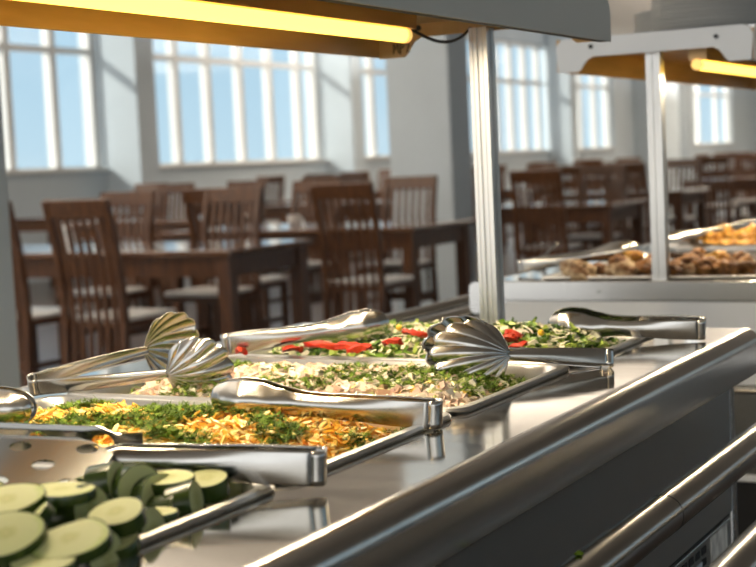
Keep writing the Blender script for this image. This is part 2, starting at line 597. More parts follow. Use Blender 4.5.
# vent, sticker, small label on the access door
xv = -0.554
g = MB()
for j in range(2):
    for i in range(6):
        y = 1.935 - i * 0.030
        z = ZT - 0.278 - j * 0.016
        if j == 1 and i in (1, 2, 3):
            continue
        g.box((xv, y - 0.021, z - 0.010), (xv + 0.0012, y, z))
g.build('vent_slots', M['black'], smooth=False, **kw).parent = door1
s = MB().box((xv, 1.960, ZT - 0.37), (xv + 0.0012, 2.044, ZT - 0.274)).build('sticker', M['paper'], smooth=False, **kw)
s['label'] = 'worn pale sticker'
s.parent = door1
s = MB().box((xv, 1.850, ZT - 0.345), (xv + 0.0012, 1.916, ZT - 0.296)).build('rating_label', M['paper_blue'], smooth=False, **kw)
s['label'] = 'small pale blue label'
s.parent = door1
C2Y0, C2Y1 = 2.847, 4.60
c2, kw2, door2 = counter('stainless buffet counter behind the first one holding browned hot dishes', C2Y0, C2Y1, (2.880, 3.88), False)
# its near end: band, pale round-cornered panel, dark strip, lower panel
MB().box((-1.271, C2Y0 - 0.002, ZT - 0.041), (-0.539, C2Y0 + 0.010, ZT)).build('end_band', M['steel'], smooth=False, bevel=0.002, **kw2)
MB().prism(rrect(-1.236, ZT - 0.205, -0.556, ZT - 0.043, 0.018), 'y', C2Y0 - 0.001, C2Y0 + 0.004).build('end_panel', M['white_metal'], **kw2)['label'] = 'pale end panel with rounded corners'
MB().box((-1.258, C2Y0 + 0.004, ZT - 0.385), (-0.552, C2Y0 + 0.016, ZT - 0.012)).build('end_panel', M['steel'], smooth=False, **kw2)
MB().box((-1.262, C2Y0 - 0.004, ZT - 0.398), (-0.520, C2Y0 + 0.016, ZT - 0.385)).build('end_trim', M['white_metal'], smooth=False, bevel=0.002, **kw2)
MB().box((-1.258, C2Y0 + 0.010, 0.12), (-0.552, C2Y0 + 0.020, ZT - 0.398)).build('end_panel', M['black'], smooth=False, **kw2)
MB().box((-1.25, C2Y0 - 0.012, ZT - 0.222), (-0.545, C2Y0 + 0.004, ZT - 0.212)).build('end_ledge', M['steel_bumper'], smooth=False, bevel=0.004, **kw2)
MB().prism(rrect(-1.31, ZT - 0.068, -1.262, ZT - 0.001, 0.014), 'y', C2Y0 - 0.006, C2Y0).build('end_cap', M['steel'], **kw2)
MB().prism(rrect(-0.552, ZT - 0.068, -0.503, ZT - 0.001, 0.014), 'y', C2Y0 - 0.006, C2Y0).build('end_cap', M['steel'], **kw2)
MB().tube([(-1.02, C2Y0 - 0.0035, ZT - 0.021), (-1.02, C2Y0 - 0.001, ZT - 0.021)], 0.003, 12).build('rivet', M['steel_tongs'], **kw2)


def post_profile(h=0.020):
    g, d = 0.0022, 0.004
    side = [(-h, -h), (-h * 0.55 - g / 2, -h), (-h * 0.55 - g / 2, -h + 0.0015), (-h * 0.55 + g / 2, -h + 0.0015), (-h * 0.55 + g / 2, -h),
            (-g, -h), (-g, -h + d), (g, -h + d), (g, -h),
            (h * 0.55 - g / 2, -h), (h * 0.55 - g / 2, -h + 0.0015), (h * 0.55 + g / 2, -h + 0.0015), (h * 0.55 + g / 2, -h)]
    out = []
    for k in range(4):
        c, s_ = math.cos(k * PI / 2), math.sin(k * PI / 2)
        out += [(a * c - b * s_, a * s_ + b * c) for a, b in side]
    return out


def plate_outline(x0, x1, zb, zt):
    """end plate: two feet, raised middle"""
    w_ = x1 - x0
    f = 0.052
    p = [(x0 + 0.004, zb), (x0 + f - 0.006, zb), (x0 + f, zb + 0.004), (x0 + f + 0.006, zb + 0.013), (x0 + f + 0.014, zb + 0.023), (x0 + f + 0.026, zb + 0.029)]
    q = [(x1 - (a - x0), b) for a, b in p]
    top = []
    for cx, a0 in ((x1 - 0.022, 0), (x0 + 0.022, 90)):
        for k in range(6):
            a = R(a0 + 90 * k / 5)
            top.append((cx + 0.022 * math.cos(a), zt - 0.022 + 0.022 * math.sin(a)))
    return p + list(reversed(q)) + top


def shelf(label, y0, y1, posts, near_plate, far_plate, lamp, fascia_front, ph=0.0145, sx1=-0.712, zz=(0.424, 0.486)):
    SX0, SX1 = -1.095, sx1
    zb, zt = ZT + zz[0], ZT + zz[1]
    t = thing('heated_shelf', label, 'heated shelf', (posts[0][0], posts[0][1], ZT), 0, 'lamp shelves over the counters')
    kw = dict(parent=t, world=True)
    for x, y in posts:
        MB().prism([(x + a, y + b) for a, b in post_profile(ph)], 'z', ZT, zt - 0.03).build('post', M['alu'], smooth=False, **kw)
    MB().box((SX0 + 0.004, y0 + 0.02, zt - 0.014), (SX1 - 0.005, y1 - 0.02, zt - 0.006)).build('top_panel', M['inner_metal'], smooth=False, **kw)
    MB().box((SX0 + 0.004, y0 + 0.02, zt - 0.006), (SX1 - 0.005, y1 - 0.02, zt - 0.0005)).build('top_sheet', M['steel'], smooth=False, **kw)
    # rear fascia
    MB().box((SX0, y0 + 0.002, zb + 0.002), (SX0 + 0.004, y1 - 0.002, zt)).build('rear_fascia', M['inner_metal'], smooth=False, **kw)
    # front fascia with rounded top corners and returned lower lip
    fp = []
    for cy, a0 in ((y1 - 0.024, 0), (y0 + 0.024, 90)):
        for k in range(6):
            a = R(a0 + 90 * k / 5)
            fp.append((cy + 0.024 * math.cos(a), zt - 0.024 + 0.024 * math.sin(a)))
    fp += [(y0, zb - 0.002), (y1, zb - 0.002)]
    MB().prism(fp, 'x', SX1 - 0.004, SX1).build('front_fascia', M['grey_metal'], **kw)
    MB().box((SX1 - 0.016, y0 + 0.003, zb - 0.002), (SX1 - 0.004, y1 - 0.004, zb + 0.001)).build('fascia_lip', M['dark_rubber'], smooth=False, **kw)
    ol = plate_outline(SX0, SX1 - 0.004, zb, zt)
    pl = []
    for yy, mm in ((near_plate, 'white_metal'), (far_plate, 'inner_metal')):
        if yy is not None:
            me = curve_mesh('end_plate', ol, [], 0.004)
            ob = bpy.data.objects.new('end_plate', me)
            col.objects.link(ob)
            me.materials.append(M[mm])
            PLM = Matrix(((1, 0, 0, -t.location[0]), (0, 0, -1, yy - t.location[1]), (0, 1, 0, -t.location[2]), (0, 0, 0, 1)))
            ob.parent = t
            ob.matrix_basis = PLM
            pl.append(ob)
            for x in (SX0 + 0.075, SX1 - 0.075):
                bo = MB().tube([(x, yy - 0.005, zt - 0.019), (x, yy + 0.005, zt - 0.019)], 0.0045, 10).build('bolt', M['dark_rubber'], **kw)
                bo.parent = ob
                bo.matrix_parent_inverse = PLM.inverted()
    # lamp
    lx, ly0, ly1, lz = lamp
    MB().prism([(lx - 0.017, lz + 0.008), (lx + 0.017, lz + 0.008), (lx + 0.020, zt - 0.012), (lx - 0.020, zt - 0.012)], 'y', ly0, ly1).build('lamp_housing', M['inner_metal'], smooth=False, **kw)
    lo = MB().tube([(lx, ly0 + 0.004, lz), (lx, ly1 - 0.012, lz)], 0.0105, 20).build('lamp_tube', M['lamp'], **kw)
    lo['label'] = 'glowing yellow lamp tube'
    tube_o = lo
    ld = bpy.data.lights.new('lamp_light', 'AREA')
    ld.shape = 'RECTANGLE'
    ld.size, ld.size_y = 0.012, ly1 - ly0 - 0.05
    ld.energy = 8.5 * (ly1 - ly0)
    ld.color = (1.0, 0.83, 0.56)
    la = bpy.data.objects.new('lamp_light', ld)
    col.objects.link(la)
    la.parent = t
    la.location = Vector((lx, (ly0 + ly1) / 2, lz - 0.0115)) - t.location
    for a, b in ((ly1 - 0.012, ly1), (ly0 - 0.008, ly0 + 0.004)):
        MB().tube([(lx, a, lz), (lx, b, lz)], 0.0108, 20).build('lamp_cap', M['lamp_cap'], **kw).parent = tube_o
    return t, kw, pl


sh1, ks1, pl1 = shelf('grey heated shelf on a slotted metal post above the salad pans', 0.45, 2.074,
                      [(-0.903, 2.040)], None, 2.068, (-0.945, 0.80, 1.872, ZT + 0.4390), True)
# cable from the lamp to the post
cable = []
p0, p1 = Vector((-0.945, 1.876, ZT + 0.452)), Vector((-0.925, 2.05, ZT + 0.458))
for k in range(13):
    u = k / 12
    p = p0.lerp(p1, u)
    p.z -= 0.021 * 4 * u * (1 - u) * (0.7 + 0.6 * u)
    cable.append(p)
MB().tube(cable, 0.0024, 8).build('cable', M['dark_rubber'], **ks1)
# handwriting on the inside of the end plate
hw = MB()
yy = 2.0652
strokes = {'M': [[(0, 0), (0.1, 1), (0.45, 0.45), (0.8, 1), (0.95, 0)]],
           'P': [[(0, -0.1), (0.1, 1), (0.6, 0.95), (0.65, 0.6), (0.1, 0.5)]],
           '2': [[(0.05, 0.8), (0.35, 1), (0.65, 0.8), (0.1, 0.05), (0.75, 0.1)]]}
pw = aty(393.5, 54.0, yy)
xo = 0
for ch, wd in (('M', 0.0115), ('P', 0.0100), ('2', 0.0095)):
    for st in strokes[ch]:
        hw.tube([(pw.x + xo + a * wd * 0.85, yy + 0.0002, pw.z + b * 0.0155) for a, b in st], 0.0009, 6, up=Vector((0, 1, 0)))
    xo += wd * 1.05
ho = hw.build('handwriting', M['ink'], **ks1)
ho.parent = pl1[0]
ho.matrix_parent_inverse = pl1[0].matrix_basis.inverted()

sh2, ks2, pl2 = shelf('pale heated shelf on the far counter with stacked plates on it', 2.847, 4.45,
                      [(-0.901, 2.885), (-0.901, 4.3)], 2.847, 4.44, (-0.818, 2.90, 4.2, ZT + 0.4265), False, ph=0.0145, sx1=-0.690, zz=(0.426, 0.494))


# stacks of plates on the far shelf
def plate_bm():
    return MB().lathe([(0.055, 0), (0.06, 0.0), (0.085, 0.004), (0.122, 0.0125), (0.125, 0.0145), (0.121, 0.0155), (0.084, 0.0075), (0.06, 0.004), (0.001, 0.004)], n=48)


pz = ZT + 0.494
proto = plate_bm().build('dinner_plate', M['plate'])
setp(proto, 'x', 'plate', 'plates stacked on the far shelf')
first = True
ORD = ['bottom', 'second', 'third', 'fourth', 'fifth', 'sixth', 'seventh', 'eighth', 'ninth', 'tenth', 'eleventh', 'twelfth']
for (sx, sy, nm) in ((-0.845, 3.10, 'right-hand stack'), (-0.965, 3.36, 'left-hand stack behind')):
    for k in range(8):
        if first:
            o = proto
            first = False
        else:
            o = proto.copy()
            col.objects.link(o)
        o.location = (sx + random.uniform(-0.002, 0.002), sy + random.uniform(-0.002, 0.002), pz + 0.0004 + 0.0093 * k)
        o['label'] = 'pale grey plate, %s from below in the %s on the far shelf' % (ORD[k], nm) if k else 'pale grey plate, lowest of the %s on the far shelf' % nm


# ------------------------------------------------------------------ pans
def make_pan():
    b = MB()
    loops = []
    hx, hy = 0.265, 0.1625
    for ins, z, r in ((0.0005, 0.0005, 0.022), (0.0, 0.003, 0.022), (0.0015, 0.0055, 0.022), (0.006, 0.0062, 0.022), (0.0105, 0.0052, 0.026), (0.0125, 0.001, 0.028),
                      (0.0155, -0.012, 0.03), (0.021, -0.060, 0.03), (0.030, -0.064, 0.03)):
        loops.append([(x, y, z) for x, y in rrect(-hx + ins, -hy + ins, hx - ins, hy - ins, r, 6)])
    n = len(loops[0])
    vs = [p for l in loops for p in l]
    fs = [(i * n + j, i * n + (j + 1) % n, (i + 1) * n + (j + 1) % n, (i + 1) * n + j) for i in range(len(loops) - 1) for j in range(n)]
    fs.append(tuple((len(loops) - 1) * n + j for j in range(n)))
    b.add(vs, fs)
    return b.build('food_pan', M['steel_pan'], solid=0.001)


PITCH = 0.3355
PX = -0.900
PY = [0.840 + PITCH * k for k in range(4)]
PY2 = [2.880 + 0.1655 + PITCH * k for k in range(3)]
PAN_LABELS = ['steel food pan nearest the camera, filled with cucumber slices', 'steel food pan of orange carrot salad with dill, second from the camera',
              'steel food pan of diced pink ham salad, third from the camera', 'steel food pan of leafy salad with red tomato at the end of the near counter',
              'front steel food pan of browned cutlets on the far counter', 'second steel food pan on the far counter, heaped with golden fried pieces',
              'rearmost steel food pan on the far counter']
pan0 = make_pan()
for k, y in enumerate(PY + PY2[:2]):
    o = pan0 if k == 0 else pan0.copy()
    if k:
        col.objects.link(o)
    o.location = (PX, y, ZT)
    setp(o, PAN_LABELS[k], 'food pan', 'steel food pans set in the counters')


# ------------------------------------------------------------------ salads
def mound(cx, cy, base, rise, amp=0.006, seed=0.0):
    def f(x, y):
        u, v = (x - cx) / 0.246, (y - cy) / 0.144
        e = max(0.0, 1 - abs(u) ** 6) * max(0.0, 1 - abs(v) ** 3)
        return ZT + base + rise * e + amp * noise.noise(Vector((x * 22 + seed, y * 22, seed)))
    return f


def base_mound(name, f, cx, cy, mats, label, cat):
    b = MB()
    b.grid(lambda u, v: (cx + (u - 0.5) * 0.49, cy + (v - 0.5) * 0.285, f(cx + (u - 0.5) * 0.49, cy + (v - 0.5) * 0.285) - 0.006), 60, 36)
    # skirt down to the pan
    b.grid(lambda u, v: (cx + (u - 0.5) * 0.44, cy + (v - 0.5) * 0.24, ZT - 0.058), 2, 2)
    return b


def dill(b, f, cx, cy, n, dens, mi=(0, 1), rise=0.004, size=1.0, hx=0.228, hy=0.122):
    cnt = 0
    while cnt < n:
        x, y = cx + random.uniform(-hx, hx), cy + random.uniform(-hy, hy)
        d = noise.noise(Vector((x * 14 + dens, y * 17, dens))) + 0.35 * noise.noise(Vector((x * 40, y * 40 + dens, 3)))
        if d < random.uniform(-0.03, 0.14):
            continue
        cnt += 1
        z = f(x, y) + rise * random.uniform(0.0, 1.0)
        a = random.uniform(0, 2 * PI)
        L = size * random.uniform(0.007, 0.015)
        tilt = random.uniform(-0.25, 0.5)
        d0 = Vector((math.cos(a) * math.cos(tilt), math.sin(a) * math.cos(tilt), math.sin(tilt)))
        s0 = d0.cross(Vector((0, 0, 1))).normalized()
        n0 = s0.cross(d0)
        p = Vector((x, y, z))
        m_ = random.choice(mi)
        w = 0.00055 * size
        b.add([p - s0 * w, p + s0 * w, p + d0 * L + s0 * w * 0.5, p + d0 * L - s0 * w * 0.5], [(0, 1, 2, 3)], m_)
        for k in range(5):
            q = p + d0 * (L * (0.2 + 0.18 * k))
            for sg in (-1, 1):
                l2 = L * random.uniform(0.3, 0.55)
                dd = (d0 * 0.75 + s0 * sg * random.uniform(0.5, 1.0) + n0 * random.uniform(-0.5, 0.7)).normalized()
                ww = d0.cross(dd).cross(dd)
                ww = (ww.normalized() if ww.length > 1e-6 else s0) * w * 1.3
                b.add([q - ww, q + ww, q + dd * l2 + ww * 0.4, q + dd * l2 - ww * 0.4], [(0, 1, 2, 3)], m_)


def shred(b, p, L, w, th, mi, tiltmax=0.7):
    """bent strip with thickness"""
    a = random.uniform(0, 2 * PI)
    tilt = random.uniform(-tiltmax * 0.4, tiltmax)
    d = Vector((math.cos(a) * math.cos(tilt), math.sin(a) * math.cos(tilt), math.sin(tilt)))
    s = Vector((-math.sin(a), math.cos(a), random.uniform(-0.8, 0.8))).normalized()
    n_ = d.cross(s).normalized()
    bend = random.uniform(-0.5, 0.5) * L
    side = random.uniform(-0.3, 0.3) * L
    k = 4
    vs, fs = [], []
    for i in range(k + 1):
        u = i / k - 0.5
        c = p + d * (u * L) + n_ * (bend * (0.25 - u * u)) + s * side * (0.25 - u * u)
        ww = w * (0.55 if i in (0, k) else 1)
        vs += [c - s * ww / 2 - n_ * th / 2, c + s * ww / 2 - n_ * th / 2, c + s * ww / 2 + n_ * th / 2, c - s * ww / 2 + n_ * th / 2]
    for i in range(k):
        for j in range(4):
            j2 = (j + 1) % 4
            fs.append((i * 4 + j, i * 4 + j2, i * 4 + 4 + j2, i * 4 + 4 + j))
    fs += [(3, 2, 1, 0), (k * 4, k * 4 + 1, k * 4 + 2, k * 4 + 3)]
    b.add(vs, fs, mi)


def chunk(b, p, r, mi, squash=1.0, jit=0.25):
    """irregular cut cube"""
    e = Matrix.Rotation(random.uniform(0, PI), 3, 'Z') @ Matrix.Rotation(random.uniform(-0.7, 0.7), 3, 'X') @ Matrix.Rotation(random.uniform(-0.7, 0.7), 3, 'Y')
    sx, sy, sz = (r * random.uniform(0.7, 1.25) for _ in range(3))
    vs = []
    for X in (-1, 1):
        for Y in (-1, 1):
            for Z in (-1, 1):
                vs.append(p + e @ Vector((X * sx * (1 + random.uniform(-jit, jit)), Y * sy * (1 + random.uniform(-jit, jit)), Z * sz * squash * (1 + random.uniform(-jit, jit)))))
    b.add(vs, [(0, 1, 3, 2), (4, 6, 7, 5), (0, 4, 5, 1), (2, 3, 7, 6), (0, 2, 6, 4), (1, 5, 7, 3)], mi)


def leaf(b, p, L, w, mi):
    a = random.uniform(0, 2 * PI)
    tilt = random.uniform(-0.3, 0.9)
    d = Vector((math.cos(a) * math.cos(tilt), math.sin(a) * math.cos(tilt), math.sin(tilt)))
    s = d.cross(Vector((0, 0, 1)))
    s = (s + Vector((0, 0, random.uniform(-0.5, 0.5)))).normalized()
    n_ = s.cross(d)
    c = random.uniform(-0.4, 0.6) * L
    vs, fs = [], []
    for i in range(5):
        u = i / 4
        ww = w * math.sin(PI * (0.12 + 0.8 * u)) ** 0.7
        for j in range(4):
            v = j / 3 - 0.5
            vs.append(p + d * (u - 0.4) * L + s * v * 2 * ww * 0.5 + n_ * (c * (u - 0.5) ** 2 + (v * v) * w * 0.9 + random.uniform(-0.0012, 0.0012)))
    for i in range(4):
        for j in range(3):
            fs.append((i * 4 + j, i * 4 + j + 1, i * 4 + 5 + j, i * 4 + 4 + j))
    b.add(vs, fs, mi)


F = {}
F['carrot'] = [mat('carrot orange', (0.80, 0.42, 0.04), 0.35, sss=0.15), mat('carrot pale', (0.84, 0.56, 0.11), 0.35, sss=0.15),
               mat('cheese yellow', (0.84, 0.66, 0.26), 0.4, sss=0.1), mat('carrot deep', (0.76, 0.34, 0.04), 0.35)]
F['dill'] = [mat('dill dark', (0.060, 0.105, 0.008), 0.7, spec=0.2), mat('dill mid', (0.16, 0.25, 0.022), 0.7, spec=0.2)]
F['ham'] = [mat('ham pink', (0.58, 0.41, 0.32), 0.4, sss=0.15), mat('ham pale', (0.66, 0.54, 0.43), 0.4, sss=0.15), mat('egg white', (0.70, 0.65, 0.54), 0.35),
            mat('cucumber dice', (0.66, 0.70, 0.30), 0.3, sss=0.15), mat('egg yolk', (0.82, 0.56, 0.12), 0.5), mat('ham brown', (0.48, 0.30, 0.20), 0.4)]
F['leafy'] = [mat('lettuce light', (0.40, 0.50, 0.10), 0.4), mat('lettuce mid', (0.14, 0.25, 0.03), 0.4), mat('lettuce dark', (0.05, 0.11, 0.015), 0.4),
              mat('cabbage white', (0.74, 0.70, 0.50), 0.4), mat('onion pale', (0.80, 0.72, 0.56), 0.4)]
F['tomato'] = mat('tomato red', (0.42, 0.016, 0.006), 0.4, spec=0.3, c2=(0.50, 0.045, 0.014), scale=70, bump=0.3, bscale=120)
F['corn'] = mat('corn yellow', (0.85, 0.48, 0.03), 0.3)

# carrot salad
random.seed(11)
f = mound(PX, PY[1], -0.024, 0.037, 0.006, 1.3)
b = base_mound('carrot', f, PX, PY[1], None, '', '')
for _ in range(4200):
    x, y = PX + random.uniform(-0.24, 0.24), PY[1] + random.uniform(-0.14, 0.14)
    shred(b, Vector((x, y, f(x, y) - 0.003 + random.uniform(-0.003, 0.006))), random.uniform(0.008, 0.020), random.uniform(0.0024, 0.0052),
          random.uniform(0.0012, 0.0026), random.choices((0, 1, 2, 3), (4, 4, 3, 2))[0])
o = b.build('carrot_salad', F['carrot'], angle=50, fix=False)
setp(o, 'orange shredded carrot and cheese salad heaped in the second pan', 'salad', kind='stuff')
b = MB()
dill(b, f, PX, PY[1], 3200, 2.2, rise=0.006, size=0.95)
setp(b.build('chopped_dill', F['dill'], smooth=False, fix=False), 'dark green chopped dill scattered over the orange carrot salad', 'herbs', kind='stuff')

# ham salad
random.seed(12)
f = mound(PX, PY[2], -0.024, 0.035, 0.005, 4.1)
b = base_mound('ham', f, PX, PY[2], None, '', '')
for _ in range(3400):
    x, y = PX + random.uniform(-0.24, 0.24), PY[2] + random.uniform(-0.14, 0.14)
    green = 3.5 if (x > PX + 0.12) else 0.7
    chunk(b, Vector((x, y, f(x, y) - 0.003 + random.uniform(-0.003, 0.004))), random.uniform(0.0028, 0.0060),
          random.choices((0, 1, 2, 3, 4, 5), (5, 6, 3, green, 0.8, 1.2))[0], 0.8)
setp(b.build('ham_salad', F['ham'], smooth=False, fix=False), 'pale pink diced ham and cucumber salad heaped in the third pan', 'salad', kind='stuff')
b = MB()
dill(b, f, PX, PY[2], 3000, 7.7, rise=0.005, size=0.85)
setp(b.build('chopped_dill', F['dill'], smooth=False, fix=False), 'green chopped dill scattered over the pink diced ham salad', 'herbs', kind='stuff')

# leafy salad
random.seed(13)
f = mound(PX, PY[3], -0.024, 0.046, 0.008, 8.2)
b = base_mound('leafy', f, PX, PY[3], None, '', '')
for i in range(len(b.m)):
    b.m[i] = 1
for _ in range(2300):
    x, y = PX + random.uniform(-0.235, 0.235), PY[3] + random.uniform(-0.135, 0.135)
    p = Vector((x, y, f(x, y) + random.uniform(-0.004, 0.007)))
    k = random.random()
    if k < 0.42:
        leaf(b, p, random.uniform(0.010, 0.022), random.uniform(0.006, 0.012), random.choices((0, 1, 2), (3, 4, 3))[0])
    elif k < 0.85:
        shred(b, p, random.uniform(0.014, 0.030), 0.0024, 0.0014, random.choice((3, 4)), 0.6)
    else:
        chunk(b, p, random.uniform(0.003, 0.006), random.choice((0, 3, 4)), 0.7)
setp(b.build('leafy_salad', F['leafy'], smooth=True, fix=False), 'green leaf and white cabbage salad heaped in the last pan of the near counter', 'salad', kind='stuff')


def tomato(p, L, w, a, tilt, label):
    """cut tomato strip: curved wedge"""
    b = MB()

    n = (7, 4, 3)
    sx_, sy_, sz_ = L * 0.5, w * 0.5, w * 0.17
    bm = bmesh.new()
    bmesh.ops.create_cube(bm, size=2)
    bmesh.ops.subdivide_edges(bm, edges=bm.edges[:], cuts=3, use_grid_fill=True)
    off_ = Vector(p) * 90
    for v_ in bm.verts:
        c_ = v_.co
        k = 1 - 0.22 * (abs(c_.x) ** 3) - 0.10 * abs(c_.y) ** 3
        q = Vector((c_.x * sx_ * (1 - 0.15 * abs(c_.y) ** 2), c_.y * sy_ * k, c_.z * sz_ * k + 0.25 * sx_ * (0.5 - c_.x ** 2) * 0.5))
        q += Vector((noise.noise(q * 140 + off_), noise.noise(q * 140 + off_ * 2), noise.noise(q * 140 + off_ * 3))) * 0.0045
        v_.co = q
    me = bpy.data.meshes.new('tomato_piece')
    bm.to_mesh(me)
    bm.free()
    me.shade_smooth()
    me.set_sharp_from_angle(angle=R(50))
    me.materials.append(F['tomato'])
    o = bpy.data.objects.new('tomato_piece', me)
    col.objects.link(o)
    o.location = p
    o.rotation_euler = (tilt, random.uniform(-0.2, 0.2), a)
    setp(o, label, 'tomato', 'tomato pieces in the leafy salad')


TOM = [(292, 349, 0.018, 0.022, 'leftmost, almost under the plain tongs'), (322, 345, 0.026, 0.034, 'broad and flat, second from the left'),
       (347, 346, 0.026, 0.026, 'third from the left, below the tongs bowl'), (358, 349, 0.024, 0.024, 'fourth from the left, lying low'),
       (393, 341, 0.030, 0.020, 'long, just right of the plain tongs'), (415, 333, 0.034, 0.026, 'largest and highest, near the yellow corn kernel'),
       (241, 351, 0.020, 0.010, 'small, at the far left by the tongs handle'),
       (508, 338, 0.028, 0.020, 'left one between the shell tongs and the post'), (514, 334, 0.032, 0.018, 'upper one at the foot of the post'),
       (518, 345, 0.026, 0.018, 'right one below the foot of the post')]
for x, y, z, L, s_ in TOM:
    tomato(at(x, y, z - 0.002), L * 1.35, 0.019, random.uniform(-0.6, 0.6), random.uniform(-0.5, 0.3), 'red tomato piece on the leafy salad, ' + s_)
for x, y, z, s_ in ((399, 328, 0.032, 'beside the largest tomato piece'), (541, 333, 0.028, 'right of the post')):
    b = MB()
    b.lathe([(0.001, -0.004), (0.003, -0.0035), (0.0048, 0), (0.0045, 0.003), (0.001, 0.005)], n=12)
    o = b.build('corn_kernel', F['corn'], subsurf=1)
    o.location = at(x, y, z)
    setp(o, 'yellow corn kernel on the leafy salad ' + s_, 'corn', 'corn kernels on the leafy salad')


# ------------------------------------------------------------------ cucumbers
def cuc_flesh():
    m, nt, b_ = new_mat('cucumber flesh')
    tc = nt.nodes.new('ShaderNodeTexCoord')
    ln = nt.nodes.new('ShaderNodeVectorMath')
    ln.operation = 'LENGTH'
    mp = nt.nodes.new('ShaderNodeMapping')
    mp.inputs['Scale'].default_value = (1, 1, 0)
    nt.links.new(tc.outputs['Object'], mp.inputs[0])
    nt.links.new(mp.outputs[0], ln.inputs[0])
    ns = nt.nodes.new('ShaderNodeTexNoise')
    ns.inputs['Scale'].default_value = 220
    nt.links.new(tc.outputs['Object'], ns.inputs[0])
    ad = nt.nodes.new('ShaderNodeMath')
    ad.operation = 'MULTIPLY_ADD'
    ad.inputs[1].default_value = 0.006
    nt.links.new(ns.outputs[0], ad.inputs[0])
    nt.links.new(ln.outputs['Value'], ad.inputs[2])
    cr = nt.nodes.new('ShaderNodeValToRGB')
    mr = nt.nodes.new('ShaderNodeMapRange')
    mr.inputs[1].default_value = 0.003
    mr.inputs[2].default_value = 0.030
    nt.links.new(ad.outputs[0], mr.inputs[0])
    nt.links.new(mr.outputs[0], cr.inputs[0])
    e = cr.color_ramp.elements
    e[0].position, e[0].color = 0.0, (0.50, 0.49, 0.20, 1)
    e[1].position, e[1].color = 1.0, (0.34, 0.46, 0.10, 1)
    for pos, c in ((0.12, (0.44, 0.46, 0.17, 1)), (0.3, (0.54, 0.56, 0.26, 1)), (0.72, (0.56, 0.59, 0.28, 1)), (0.9, (0.46, 0.54, 0.18, 1))):
        q = e.new(pos)
        q.color = c
    nt.links.new(cr.outputs[0], b_.inputs['Base Color'])
    b_.inputs['Roughness'].default_value = 0.55
    b_.inputs['Specular IOR Level'].default_value = 0.25
    b_.inputs['Subsurface Weight'].default_value = 0.2
    b_.inputs['Subsurface Radius'].default_value = (0.006, 0.007, 0.003)
    b_.inputs['Subsurface Scale'].default_value = 1.0
    return m


M['cuc_flesh'] = cuc_flesh()
M['cuc_skin'] = mat('cucumber skin', (0.016, 0.040, 0.006), 0.25, c2=(0.050, 0.080, 0.012), scale=90, stretch=(1, 1, 0.2), coat=0.2)


def cucumber(p, rx, ry, th, az, tilt, spin, label, lobe=0.0, slant=0.0):
    t = thing('cucumber_slice', label, 'cucumber', p, 0, 'cucumber slices in the nearest pan')
    t.rotation_euler = (Matrix.Rotation(az, 3, 'Z') @ Matrix.Rotation(tilt, 3, 'X') @ Matrix.Rotation(spin, 3, 'Z')).to_euler()
    n = 36
    fl, sk = MB(), MB()
    ph = random.uniform(0, 6)

    def rim(a, s=1.0):
        k = 1 + 0.045 * math.sin(2 * a + ph) + 0.03 * math.sin(3 * a + 2 * ph) - lobe * math.exp(-((math.cos(a - 1.9) - 1) ** 2) / 0.02)
        return Vector((rx * s * k * math.cos(a), ry * s * k * math.sin(a), 0))
    vs = []
    for z, s in ((th / 2 + 0.0006, 0.0), (th / 2 + 0.0006, 0.6), (th / 2 + 0.0002, 0.955), (-th / 2 - 0.0002, 0.955), (-th / 2 - 0.0006, 0.6), (-th / 2 - 0.0006, 0.0)):
        for k in range(n):
            v = rim(2 * PI * k / n, max(s, 0.001))
            v.z = z
            v.x += slant * z
            vs.append(v)
    fs = [(i * n + k, i * n + (k + 1) % n, (i + 1) * n + (k + 1) % n, (i + 1) * n + k) for i in range(5) for k in range(n)]
    fl.add(vs, fs)
    fl.build('flesh', M['cuc_flesh'], t)
    vs = []
    for z, s in ((th / 2, 0.95), (th / 2 + 0.0004, 0.985), (th / 2 * 0.8, 1.0), (-th / 2 * 0.8, 1.0), (-th / 2 - 0.0004, 0.985), (-th / 2, 0.95)):
        for k in range(n):
            v = rim(2 * PI * k / n, s)
            v.z = z
            v.x += slant * z
            vs.append(v)
    fs = [(i * n + k, i * n + (k + 1) % n, (i + 1) * n + (k + 1) % n, (i + 1) * n + k) for i in range(5) for k in range(n)]
    sk.add(vs, fs)
    sk.build('skin', M['cuc_skin'], t)
    return t


